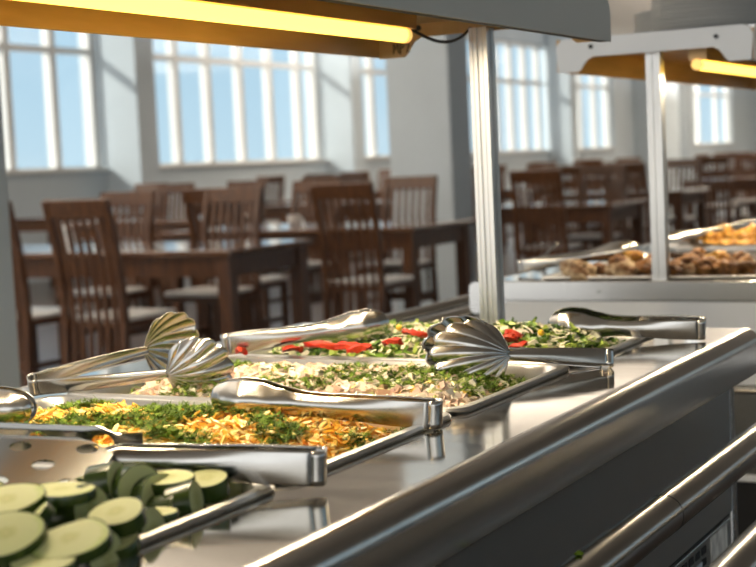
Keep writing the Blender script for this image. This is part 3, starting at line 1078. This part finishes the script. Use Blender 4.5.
random.seed(21)
CUC = [  # px, py, z, rx, ry, thickness, azimuth, tilt, spin, lobe, what
    (8, 506, 0.034, 0.026, 0.020, 0.011, 0.5, 0.35, 0.4, 0, 'cut face up at the left edge, just under the slotted blade'),
    (8, 540, 0.026, 0.026, 0.021, 0.012, 0.45, 0.50, 0.5, 0, 'large with a thick dark rim, at the lower left edge'),
    (30, 530, 0.022, 0.021, 0.021, 0.008, -0.9, 0.75, 0, 0, 'thin and upright, peeking out behind the large left one'),
    (62, 494, 0.036, 0.026, 0.022, 0.007, 0.1, 0.02, 0, 0, 'thin and level, resting on the stacked chunk below the blade'),
    (76, 510, 0.022, 0.022, 0.018, 0.026, 1.7, 1.40, 0, 0, 'thick, standing on its side under the level one'),
    (71, 543, 0.022, 0.029, 0.021, 0.008, 0.2, 0.40, 0.3, 0.22, 'notched and two-lobed, lowest in the middle'),
    (118, 518, 0.024, 0.022, 0.0165, 0.011, 0.0, 0.38, 0.1, 0, 'oval with a thick green side, near the steel rim'),
    (170, 482, 0.022, 0.022, 0.019, 0.008, -0.2, 0.10, 0, 0, 'level and pale, under the middle of the server handle'),
    (208, 486, 0.014, 0.017, 0.016, 0.014, 0.2, 0.25, 0, 0, 'farthest right, under the server handle'),
    (184, 502, 0.010, 0.017, 0.015, 0.020, 1.9, 1.40, 0, 0, 'dark and on its side, near the far right corner'),
    (155, 516, 0.008, 0.017, 0.014, 0.006, 0.2, 0.06, 0, 0, 'thin one showing only its edge, by the steel rim'),
    (130, 490, 0.018, 0.022, 0.020, 0.026, 1.35, 1.40, 0, 0, 'dark skin side up, left of the pale level one'),
    (108, 487, 0.022, 0.020, 0.019, 0.020, 1.8, 1.40, 0, 0, 'dark skin side up, right of the standing one'),
    (150, 497, 0.012, 0.022, 0.018, 0.020, 1.5, 1.40, 0, 0, 'dark skin side up, in the hollow above the steel rim'),
    (112, 545, 0.006, 0.022, 0.018, 0.010, 0.1, 0.3, 0, 0, 'half hidden under the oval one, against the steel rim'),
    (45, 566, 0.012, 0.022, 0.018, 0.010, 0.2, 0.25, 0, 0, 'cut off by the lower picture edge, below the notched one'),
    (95, 470, 0.014, 0.024, 0.02, 0.012, 0.3, 0.5, 0, 0, 'mostly hidden behind the slotted blade'),
    (205, 496, 0.004, 0.018, 0.016, 0.020, 1.6, 1.40, 0, 0, 'dark skin side up, right against the far right of the rim'),
    (222, 484, 0.006, 0.018, 0.016, 0.018, 1.4, 1.30, 0, 0, 'dark skin side up, in the far right corner'),
    (140, 532, 0.002, 0.018, 0.016, 0.024, 1.7, 1.40, 0, 0, 'dark skin side up, beside the rim right of the oval one'),
    (95, 556, 0.004, 0.018, 0.016, 0.022, 1.5, 1.40, 0, 0, 'dark skin side up, beside the rim right of the notched one'),
    (172, 513, 0.002, 0.018, 0.016, 0.022, 1.6, 1.40, 0, 0, 'dark skin side up, along the middle of the steel rim'),
    (20, 555, 0.006, 0.022, 0.020, 0.012, 0.6, 0.6, 0, 0, 'dark, under the large left one'),
    (140, 478, 0.012, 0.022, 0.02, 0.012, 0.1, 0.2, 0, 0, 'dim, behind the pale level one'),
    (52, 530, 0.006, 0.024, 0.02, 0.014, 1.2, 1.40, 0, 0, 'dark, between the notched and the standing one'),
]
for (x, y, z, rx, ry, th, az, ti, spn, lb, s_) in CUC:
    cucumber(at(x, y, z), rx, ry, th, az, ti, spn, 'cucumber slice, ' + s_, lb)
# the bottom layer of the pan
random.seed(5)
k = 0
for i in range(10):
    for j in range(3):
        x, y = PX - 0.225 + 0.0495 * i + random.uniform(-0.006, 0.006), PY[0] - 0.09 + 0.09 * j + random.uniform(-0.012, 0.012)
        q = cucumber(Vector((x, y, ZT - 0.016 + random.uniform(-0.004, 0.006))), 0.024, 0.021, 0.016, random.uniform(1.0, 2.1), random.uniform(1.1, 1.5), 0,
                     'cucumber slice lying in the dark bottom layer of the nearest pan')
        q['group'] = 'cucumber slices in the bottom layer'


# ------------------------------------------------------------------ tongs
W_SMOOTH = [(0, 0.006), (0.012, 0.020), (0.04, 0.031), (0.09, 0.0395), (0.15, 0.043), (0.23, 0.041), (0.32, 0.031), (0.42, 0.0225), (0.52, 0.0205), (0.68, 0.023), (0.85, 0.0265), (1, 0.027)]
D_SMOOTH = [(0, 0.0005), (0.02, 0.006), (0.07, 0.012), (0.16, 0.017), (0.26, 0.013), (0.40, 0.0055), (0.6, 0.0045), (0.85, 0.002), (1, 0.0006)]
W_SHELL = [(0.26, 0.010), (0.34, 0.0125), (0.5, 0.0165), (0.75, 0.0195), (1, 0.0205)]
D_SHELL = [(0.26, 0.003), (0.5, 0.004), (0.85, 0.0018), (1, 0.0006)]


def frame(tip, end, roll):
    ex = (end - tip)
    L = ex.length
    ex.normalize()
    ey = Vector((0, 0, 1)).cross(ex).normalized()       # horizontal, away from the camera for tongs whose end points right
    ez = ex.cross(ey)
    Rm = Matrix.Rotation(roll, 3, ex)
    return ex, Rm @ ey, Rm @ ez, L


def tongs(kind, label, tip, end, open_tip, open_mid, end_r, roll=0.0, scale=1.0, group='serving tongs', scallop=(0.080, 0.040), tips=None):
    ex, ey, ez, L = frame(tip, end, roll)
    nm = {'smooth': 'serving_tongs', 'shell': 'shell_tongs', 'slot': 'slotted_tongs'}[kind]
    t = thing(nm, label, 'tongs', end, 0, group)
    kw = dict(parent=t, world=True)

    def off(s):
        return interp([(0, open_tip), (0.35, open_mid * 0.6 + open_tip * 0.4), (0.7, (open_mid + end_r) / 2), (1, end_r)], s)
    tip_, ex_, ey_, ez_, L_, off_ = tip, ex, ey, ez, L, off
    for sg in (-1, 1):
        b = MB()
        tip, ex, ey, ez, L, off = tip_, ex_, ey_, ez_, L_, off_
        if tips:
            tip = tips[0 if sg < 0 else 1]
            e2 = end + ey_ * sg * end_r
            L = (e2 - tip).length
            ex = (e2 - tip).normalized()
            ey = (ey_ - ex * ey_.dot(ex)).normalized()
            ez = ex.cross(ey)
            off = lambda s: 0.004 * math.sin(PI * min(1, max(0, s)))
        if kind == 'smooth':
            def fn(u, v):
                s = u ** 1.35
                tt = v * 2 - 1
                return tip + ex * (L * s) + ey * sg * (off(s) + scale * interp(D_SMOOTH, s) * (1 - tt * tt)) + ez * (scale * interp(W_SMOOTH, s) / 2 * tt)
            b.grid(fn, 70, 16)
            b.build('arm', M['steel_tongs'], solid=0.0012, angle=60, **kw)
        elif kind == 'shell':
            s0 = 0.27

            def fn(u, v):
                s = s0 + (1 - s0) * u
                tt = v * 2 - 1
                return tip + ex * (L * s) + ey * sg * (off(s) + scale * interp(D_SHELL, s) * (1 - tt * tt)) + ez * (scale * interp(W_SHELL, s) / 2 * tt)
            b.grid(fn, 40, 8)
            arm = b.build('arm', M['steel_tongs'], solid=0.0012, angle=60, **kw)
            h = MB()
            N = 9
            Lx, Wz = scallop
            neck = tip + ex * (L * (s0 + 0.035))

            def fs(u, v):
                r = 0.05 + 0.95 * u
                th = (v * 2 - 1) * R(74)
                rib = 2 * abs(math.sin(v * N * PI)) - 1
                R_ = r * (1 + 0.030 * rib * r)
                k_ = math.cos(th) ** 0.8
                x = -Lx * R_ * k_ * math.cos(th)
                z = Wz * 2.0 * R_ * k_ * math.sin(th)
                q = r * k_
                dome = 0.020 * math.sin(PI * min(1, 0.10 + 0.78 * q)) * (1 - 0.5 * (th / R(74)) ** 2) - 0.006 * (z / Wz) ** 2
                y = off(s0 * (1 - r)) + 0.003 * (1 - r) + dome - 0.004 + 0.0017 * r * k_ ** 0.5 * rib
                return neck + ex * x + ey * sg * y + ez * z
            h.grid(fs, 26, N * 12)
            h.build('shell', M['steel_tongs'], solid=0.0011, angle=70, **kw).parent = arm
        else:
            def fn(u, v):
                s = 0.38 + 0.62 * u
                tt = v * 2 - 1
                return tip + ex * (L * s) + ey * sg * (off(s) + 1.15 * interp(D_SMOOTH, s) * (1 - tt * tt)) + ez * (1.05 * interp(W_SMOOTH, s) / 2 * tt * min(1.0, 0.25 + 5 * u))
            b.grid(fn, 40, 14)
            b.build('arm', M['steel_tongs'], solid=0.0012, angle=60, **kw)
    tip, ex, ey, ez, L, off = tip_, ex_, ey_, ez_, L_, off_
    b = MB()
    wend = {'smooth': W_SMOOTH, 'slot': W_SMOOTH, 'shell': W_SHELL}[kind][-1][1] * (1.05 if kind == 'slot' else scale)
    dd = {'smooth': 0.0006, 'slot': 0.0007, 'shell': 0.0006}[kind]
    pts = []
    y1 = end_r + dd * 0.5
    c = min(0.006, y1)
    for k in range(7):
        a = R(-90 + 90 * k / 6)
        pts.append((0.004 + c * math.cos(a), -(y1 - c) + c * math.sin(a)))
    for k in range(7):
        a = R(90 * k / 6)
        pts.append((0.004 + c * math.cos(a), (y1 - c) + c * math.sin(a)))
    pts = [(0, -y1)] + pts + [(0, y1)]
    b.grid(lambda u, v: end + ex * pts[round(u * (len(pts) - 1))][0] + ey * pts[round(u * (len(pts) - 1))][1] + ez * (wend / 2 * (v * 2 - 1)), len(pts) - 1, 6)
    b.build('spring_bend', M['steel_tongs'], solid=0.0012, angle=60, **kw)
    return t, (ex, ey, ez, L), kw


def V(px, py, z):
    return at(px, py, z)


# plain tongs lying across the carrot pan
tongs('smooth', 'plain steel tongs lying between the orange carrot salad and the ham salad',
      Vector((-0.864, 1.235, ZT + 0.030)), Vector((-0.632, 1.270, ZT + 0.016)), 0.004, 0.011, 0.010)
# plain tongs at the back left of the leafy salad
tongs('smooth', 'plain steel tongs on the back left of the leafy salad',
      V(389, 322, 0.042), V(229, 344, 0.024), 0.004, 0.013, 0.012)
# plain tongs at the right end
tongs('smooth', 'plain steel tongs at the far end of the near counter, handle near the rounded edge',
      V(549, 323.5, 0.026), V(698, 328, 0.017), 0.010, 0.018, 0.012, roll=0.15)
# shell tongs
tongs('shell', 'right-hand scallop shell tongs, resting on the ham pan below the post',
      V(467, 353, 0.030), V(604, 358.5, 0.0125), 0.007, 0.012, 0.010, roll=-0.35, scallop=(0.096, 0.038),
      tips=(V(467, 355, 0.029), V(459, 347, 0.035)))
tongs('shell', 'left scallop shell tongs standing open on the ham salad',
      V(206, 353, 0.037), V(37, 384, 0.016), 0.02, 0.02, 0.010, roll=-0.3, scallop=(0.080, 0.040),
      tips=(V(190, 340, 0.045), V(222, 366, 0.028)))
# bowl of a tongs at the left edge
tongs('smooth', 'plain steel tongs cut off by the left picture edge, on the carrot salad',
      V(34, 408, 0.030), V(-190, 410, 0.03), 0.006, 0.013, 0.012)
# slotted tongs over the cucumbers
t, (ex, ey, ez, L), kws = tongs('slot', 'slotted steel tongs with oval holes, lying over the cucumber pan',
                                V(-45, 452, 0.040), V(313, 466, 0.0215), 0.009, 0.010, 0.011)


def blade(c, u, v, du0, du1, dv0, dv1, holes):
    """flat perforated blade in the plane u, v"""
    ol = [(du1 + 0.004, -0.010), (du1 + 0.004, 0.010), (du1 - 0.018, dv1 - 0.006), (du1 - 0.032, dv1)]
    ol += [(du0 + 0.01, dv1), (du0, dv1 - 0.01), (du0, dv0 + 0.01), (du0 + 0.01, dv0)]
    ol += [(du1 - 0.045, dv0), (du1 - 0.030, dv0 + 0.006)]
    hl = [[(a + 0.0092 * math.cos(2 * PI * k / 24), b + 0.0078 * math.sin(2 * PI * k / 24)) for k in range(24)] for a, b in holes]
    me = curve_mesh('blade', ol, hl, 0.0012)
    ob = bpy.data.objects.new('blade', me)
    col.objects.link(ob)
    me.materials.append(M['steel_blade'])
    w = u.cross(v)
    ob.matrix_local = Matrix(((u.x, v.x, w.x, c.x - t.location.x), (u.y, v.y, w.y, c.y - t.location.y), (u.z, v.z, w.z, c.z - t.location.z), (0, 0, 0, 1)))
    ob.parent = t
    return ob


u = ex.copy()
v = Vector((0, 1, 0.27))
v = (v - u * v.dot(u)).normalized()
cb = V(105, 460, 0.036)
HOL = [(-0.019, 0.016), (-0.075, 0.016), (-0.047, -0.012), (-0.075, -0.040), (-0.019, -0.040), (-0.103, -0.012)]
blade(cb, u, v, -0.150, 0.0, -0.055, 0.034, HOL)
v2 = Vector((0, -0.25, 1))
v2 = (v2 - u * v2.dot(u)).normalized()
blade(cb + Vector((0, 0.044, 0.005)), u, v2, -0.150, 0.0, -0.02, 0.014, [(-0.03, 0.0), (-0.085, 0.0)])

# ------------------------------------------------------------------ hot dishes on the far counter
M['crust'] = mat('browned crust', (0.40, 0.17, 0.035), 0.35, c2=(0.10, 0.035, 0.010), scale=45, bump=0.9, bscale=150)
M['bread'] = mat('pale cutlet crumb', (0.62, 0.46, 0.27), 0.5, c2=(0.22, 0.09, 0.025), scale=50, bump=0.4, bscale=150)
M['fried'] = mat('golden fried batter', (0.74, 0.38, 0.04), 0.35, c2=(0.34, 0.13, 0.015), scale=50, bump=0.9, bscale=140, coat=0.2)
M['sauce'] = mat('dark gravy', (0.06, 0.03, 0.015), 0.2)


def lump(name, p, rx, ry, rz, m, label, cat, group, seed, amp=0.42, az=0.0):
    bm = bmesh.new()
    bmesh.ops.create_icosphere(bm, subdivisions=4, radius=1)
    for v_ in bm.verts:
        k = 1 + amp * noise.noise(v_.co * 1.3 + Vector((seed, 0, 0))) + amp * 0.7 * noise.noise(v_.co * 3.1 + Vector((0, seed, 0))) + amp * 0.35 * noise.noise(v_.co * 7 + Vector((seed, seed, 0)))
        v_.co = Vector((v_.co.x * rx * k, v_.co.y * ry * k, v_.co.z * rz * k))
    me = bpy.data.meshes.new(name)
    bm.to_mesh(me)
    bm.free()
    me.shade_smooth()
    me.materials.append(m)
    o = bpy.data.objects.new(name, me)
    col.objects.link(o)
    o.location = p
    o.rotation_euler = (0, 0, az)
    setp(o, label, cat, group)
    return o


for k, yc in enumerate(PY2[:2]):
    b = MB()
    b.prism(rrect(PX - 0.245, yc - 0.142, PX + 0.245, yc + 0.142, 0.03), 'z', ZT - 0.062, ZT - 0.012)
    o = b.build('gravy', M['sauce'])
    setp(o, 'dark gravy under the browned food in the %s pan of the far counter' % ('front' if k == 0 else 'second'), 'sauce', kind='stuff')
random.seed(31)
HOT = [(578, 271, 0.016, 0.036, 'bread', 'leftmost cutlet'), (622, 270, 0.016, 0.034, 'bread', 'second cutlet from the left'),
       (618, 262, 0.032, 0.022, 'crust', 'browned piece behind the second cutlet'), (644, 268, 0.016, 0.026, 'crust', 'piece just left of the post'),
       (672, 269, 0.018, 0.026, 'crust', 'piece just right of the post'), (690, 270, 0.014, 0.022, 'bread', 'pale piece right of the post'),
       (706, 266, 0.022, 0.028, 'crust', 'long piece in the middle of the right half'), (728, 267, 0.020, 0.026, 'crust', 'second piece from the right edge'),
       (748, 266, 0.020, 0.026, 'crust', 'piece at the right edge'), (718, 258, 0.030, 0.022, 'fried', 'upper golden piece'),
       (690, 260, 0.028, 0.020, 'crust', 'upper piece near the post'), (742, 258, 0.030, 0.022, 'crust', 'upper piece at the right edge'),
       (655, 261, 0.026, 0.022, 'crust', 'piece behind the post'), (600, 269, 0.010, 0.020, 'crust', 'small piece between the two cutlets')]
HOT += [(684, 264, 0.026, 0.022, 'crust', 'dark piece above the pale one'), (716, 270, 0.010, 0.022, 'crust', 'low piece left of the second from the right'),
        (738, 271, 0.008, 0.022, 'crust', 'low piece at the rim near the right edge'), (698, 254, 0.034, 0.018, 'crust', 'upper back piece right of the post'),
        (664, 271, 0.008, 0.020, 'crust', 'low piece at the foot of the post'), (634, 256, 0.036, 0.020, 'fried', 'golden piece beneath the tongs bowl')]
for i, (x, y, z, r, m, s_) in enumerate(HOT):
    lump('browned_cutlet', at(x, y, z), r, r * 0.8, r * 0.62, M[m], 'browned food in the front far pan: ' + s_, 'food', 'browned cutlets in the front far pan', i * 3.7, az=random.uniform(-0.6, 0.6))
HOT2 = [(676, 246, 0.014, 0.024, 'leftmost, right of the post'), (694, 247, 0.014, 0.024, 'second from the left'), (712, 240, 0.030, 0.026, 'left of the heap top'),
        (726, 234, 0.042, 0.026, 'topmost of the heap'), (742, 238, 0.036, 0.026, 'right of the topmost'), (754, 233, 0.044, 0.026, 'at the right picture edge'),
        (728, 246, 0.022, 0.024, 'low in the middle of the heap'), (748, 247, 0.020, 0.024, 'low at the right edge'), (710, 249, 0.012, 0.022, 'low, just behind the rim')]
for i, (x, y, z, r, s_) in enumerate(HOT2):
    lump('fried_piece', at(x, y, z), r, r * 0.85, r * 0.7, M['fried'], 'golden fried piece in the second far pan, ' + s_, 'food', 'golden fried pieces in the second far pan', 50 + i * 2.9, 0.6, random.uniform(-0.8, 0.8))
tongs('smooth', 'plain steel tongs over the cutlets on the far counter, left of the post',
      V(640, 248, 0.050), V(522, 266, 0.020), 0.004, 0.012, 0.012)
tongs('smooth', 'plain steel tongs leaning on the heap of golden fried pieces, top right',
      V(655, 244, 0.030), V(775, 219, 0.070), 0.004, 0.012, 0.012)
tongs('smooth', 'plain steel tongs at the right picture edge over the front far pan',
      V(662, 250, 0.030), V(790, 250, 0.03), 0.004, 0.012, 0.012)
# small spoon standing in the far pan
t = thing('serving_spoon', 'small steel spoon leaning on the rim behind the cutlets', 'spoon', V(541, 262, 0.0), 0)
MB().tube([V(541, 260, 0.012), V(548, 252, 0.035), V(557, 243, 0.06)], 0.004, 8).build('handle', M['steel_tongs'], parent=t, world=True)
MB().lathe([(0.001, -0.006), (0.012, -0.004), (0.016, 0), (0.015, 0.001), (0.001, -0.004)], V(541, 261, 0.012), n=16).build('bowl', M['steel_tongs'], parent=t, world=True)
# crumb on the rail
lump('herb_crumb', (at(579, 553, -0.089).x, at(579, 553, -0.089).y, ZT - 0.089), 0.004, 0.004, 0.002, F['dill'][1], 'tiny green herb crumb on the tray rail', 'crumb', None, 9.0)

# ------------------------------------------------------------------ light
wd = bpy.data.worlds.new('sky')
sc.world = wd
wd.use_nodes = True
nt = wd.node_tree
nt.nodes.clear()
out = nt.nodes.new('ShaderNodeOutputWorld')
bg = nt.nodes.new('ShaderNodeBackground')
tc = nt.nodes.new('ShaderNodeTexCoord')
sx = nt.nodes.new('ShaderNodeSeparateXYZ')
nt.links.new(tc.outputs['Generated'], sx.inputs[0])
mr = nt.nodes.new('ShaderNodeMapRange')
mr.inputs[1].default_value = -0.05
mr.inputs[2].default_value = 0.6
nt.links.new(sx.outputs['Z'], mr.inputs[0])
cr = nt.nodes.new('ShaderNodeValToRGB')
nt.links.new(mr.outputs[0], cr.inputs[0])
e = cr.color_ramp.elements
e[0].position, e[0].color = 0.0, (0.30, 0.29, 0.27, 1)
e[1].position, e[1].color = 1.0, (0.25, 0.47, 0.82, 1)
q = e.new(0.07)
q.color = (0.60, 0.80, 0.93, 1)
q = e.new(0.25)
q.color = (0.47, 0.70, 0.88, 1)
# soft cloud
ns = nt.nodes.new('ShaderNodeTexNoise')
ns.inputs['Scale'].default_value = 7
ns.inputs['Detail'].default_value = 3
nt.links.new(tc.outputs['Generated'], ns.inputs['Vector'])
mc = nt.nodes.new('ShaderNodeMapRange')
mc.inputs[1].default_value = 0.52
mc.inputs[2].default_value = 0.75
mc.inputs[4].default_value = 0.6
nt.links.new(ns.outputs[0], mc.inputs[0])
mx = nt.nodes.new('ShaderNodeMix')
mx.data_type = 'RGBA'
mx.inputs[7].default_value = (0.82, 0.90, 0.95, 1)
nt.links.new(mc.outputs[0], mx.inputs[0])
nt.links.new(cr.outputs[0], mx.inputs[6])
# brighter sky around the sun, behind the camera
my = nt.nodes.new('ShaderNodeMapRange')
my.inputs[1].default_value = 0.1
my.inputs[2].default_value = -0.9
my.inputs[3].default_value = 1.0
my.inputs[4].default_value = 2.3
nt.links.new(sx.outputs['Y'], my.inputs[0])
mw = nt.nodes.new('ShaderNodeMix')
mw.data_type = 'RGBA'
mw.inputs[7].default_value = (0.80, 0.80, 0.78, 1)
mq = nt.nodes.new('ShaderNodeMapRange')
mq.inputs[1].default_value = 0.2
mq.inputs[2].default_value = -0.4
nt.links.new(sx.outputs['Y'], mq.inputs[0])
nt.links.new(mq.outputs[0], mw.inputs[0])
nt.links.new(mx.outputs[2], mw.inputs[6])
nt.links.new(mw.outputs[2], bg.inputs['Color'])
mxs = nt.nodes.new('ShaderNodeMapRange')
mxs.inputs[1].default_value = 0.15
mxs.inputs[2].default_value = 0.6
mxs.inputs[3].default_value = 1.0
mxs.inputs[4].default_value = 1.3
nt.links.new(sx.outputs['X'], mxs.inputs[0])
mm = nt.nodes.new('ShaderNodeMath')
mm.operation = 'MAXIMUM'
nt.links.new(my.outputs[0], mm.inputs[0])
nt.links.new(mxs.outputs[0], mm.inputs[1])
nt.links.new(mm.outputs[0], bg.inputs['Strength'])
nt.links.new(bg.outputs[0], out.inputs[0])

sun_d = bpy.data.lights.new('sun', 'SUN')
sun_d.energy = 4.0
sun_d.angle = R(1.0)
sun_d.color = (1.0, 0.93, 0.82)
sun = bpy.data.objects.new('sun', sun_d)
col.objects.link(sun)
sun.rotation_euler = Vector((0.75, 0.5, -0.55)).to_track_quat('-Z', 'Y').to_euler()

# added fill without fixtures: unseen area lights brighten the hall off the ceiling
for i, (x, y, pw_) in enumerate([(-4.2, 2, 130), (-8.2, 2, 130), (-5.2, 7, 60), (-8.2, 7, 160), (-4.2, 18, 130), (-8.2, 18, 150),
                           (-4.5, 25, 210), (-1.5, 21, 160), (-5.0, 30, 220), (-6.5, 37, 220), (0, 30, 180), (-5, 43, 180), (-8.2, 35, 60), (-8.8, 38, 180)]):
    ld = bpy.data.lights.new('added_fill_light', 'AREA')
    ld.shape = 'RECTANGLE'
    ld.size, ld.size_y = 2.4, 3.0
    ld.energy = pw_ * 1.4
    ld.color = (1.0, 0.97, 0.93)
    lo = bpy.data.objects.new('added_fill_light', ld)
    col.objects.link(lo)
    lo.location = (x, y, ZC - 1.4)
    lo.rotation_euler = (PI, 0, 0)

sc.view_settings.view_transform = 'Standard'
sc.view_settings.look = 'None'
sc.view_settings.exposure = 0.1
sc.view_settings.gamma = 1.0
sc.view_settings.use_curve_mapping = False
sc.cycles.use_denoising = True
sc.cycles.sample_clamp_indirect = 6
sc.cycles.max_bounces = 10
sc.cycles.diffuse_bounces = 5
sc.cycles.transparent_max_bounces = 12
sc.cycles.caustics_reflective = False
sc.cycles.caustics_refractive = False
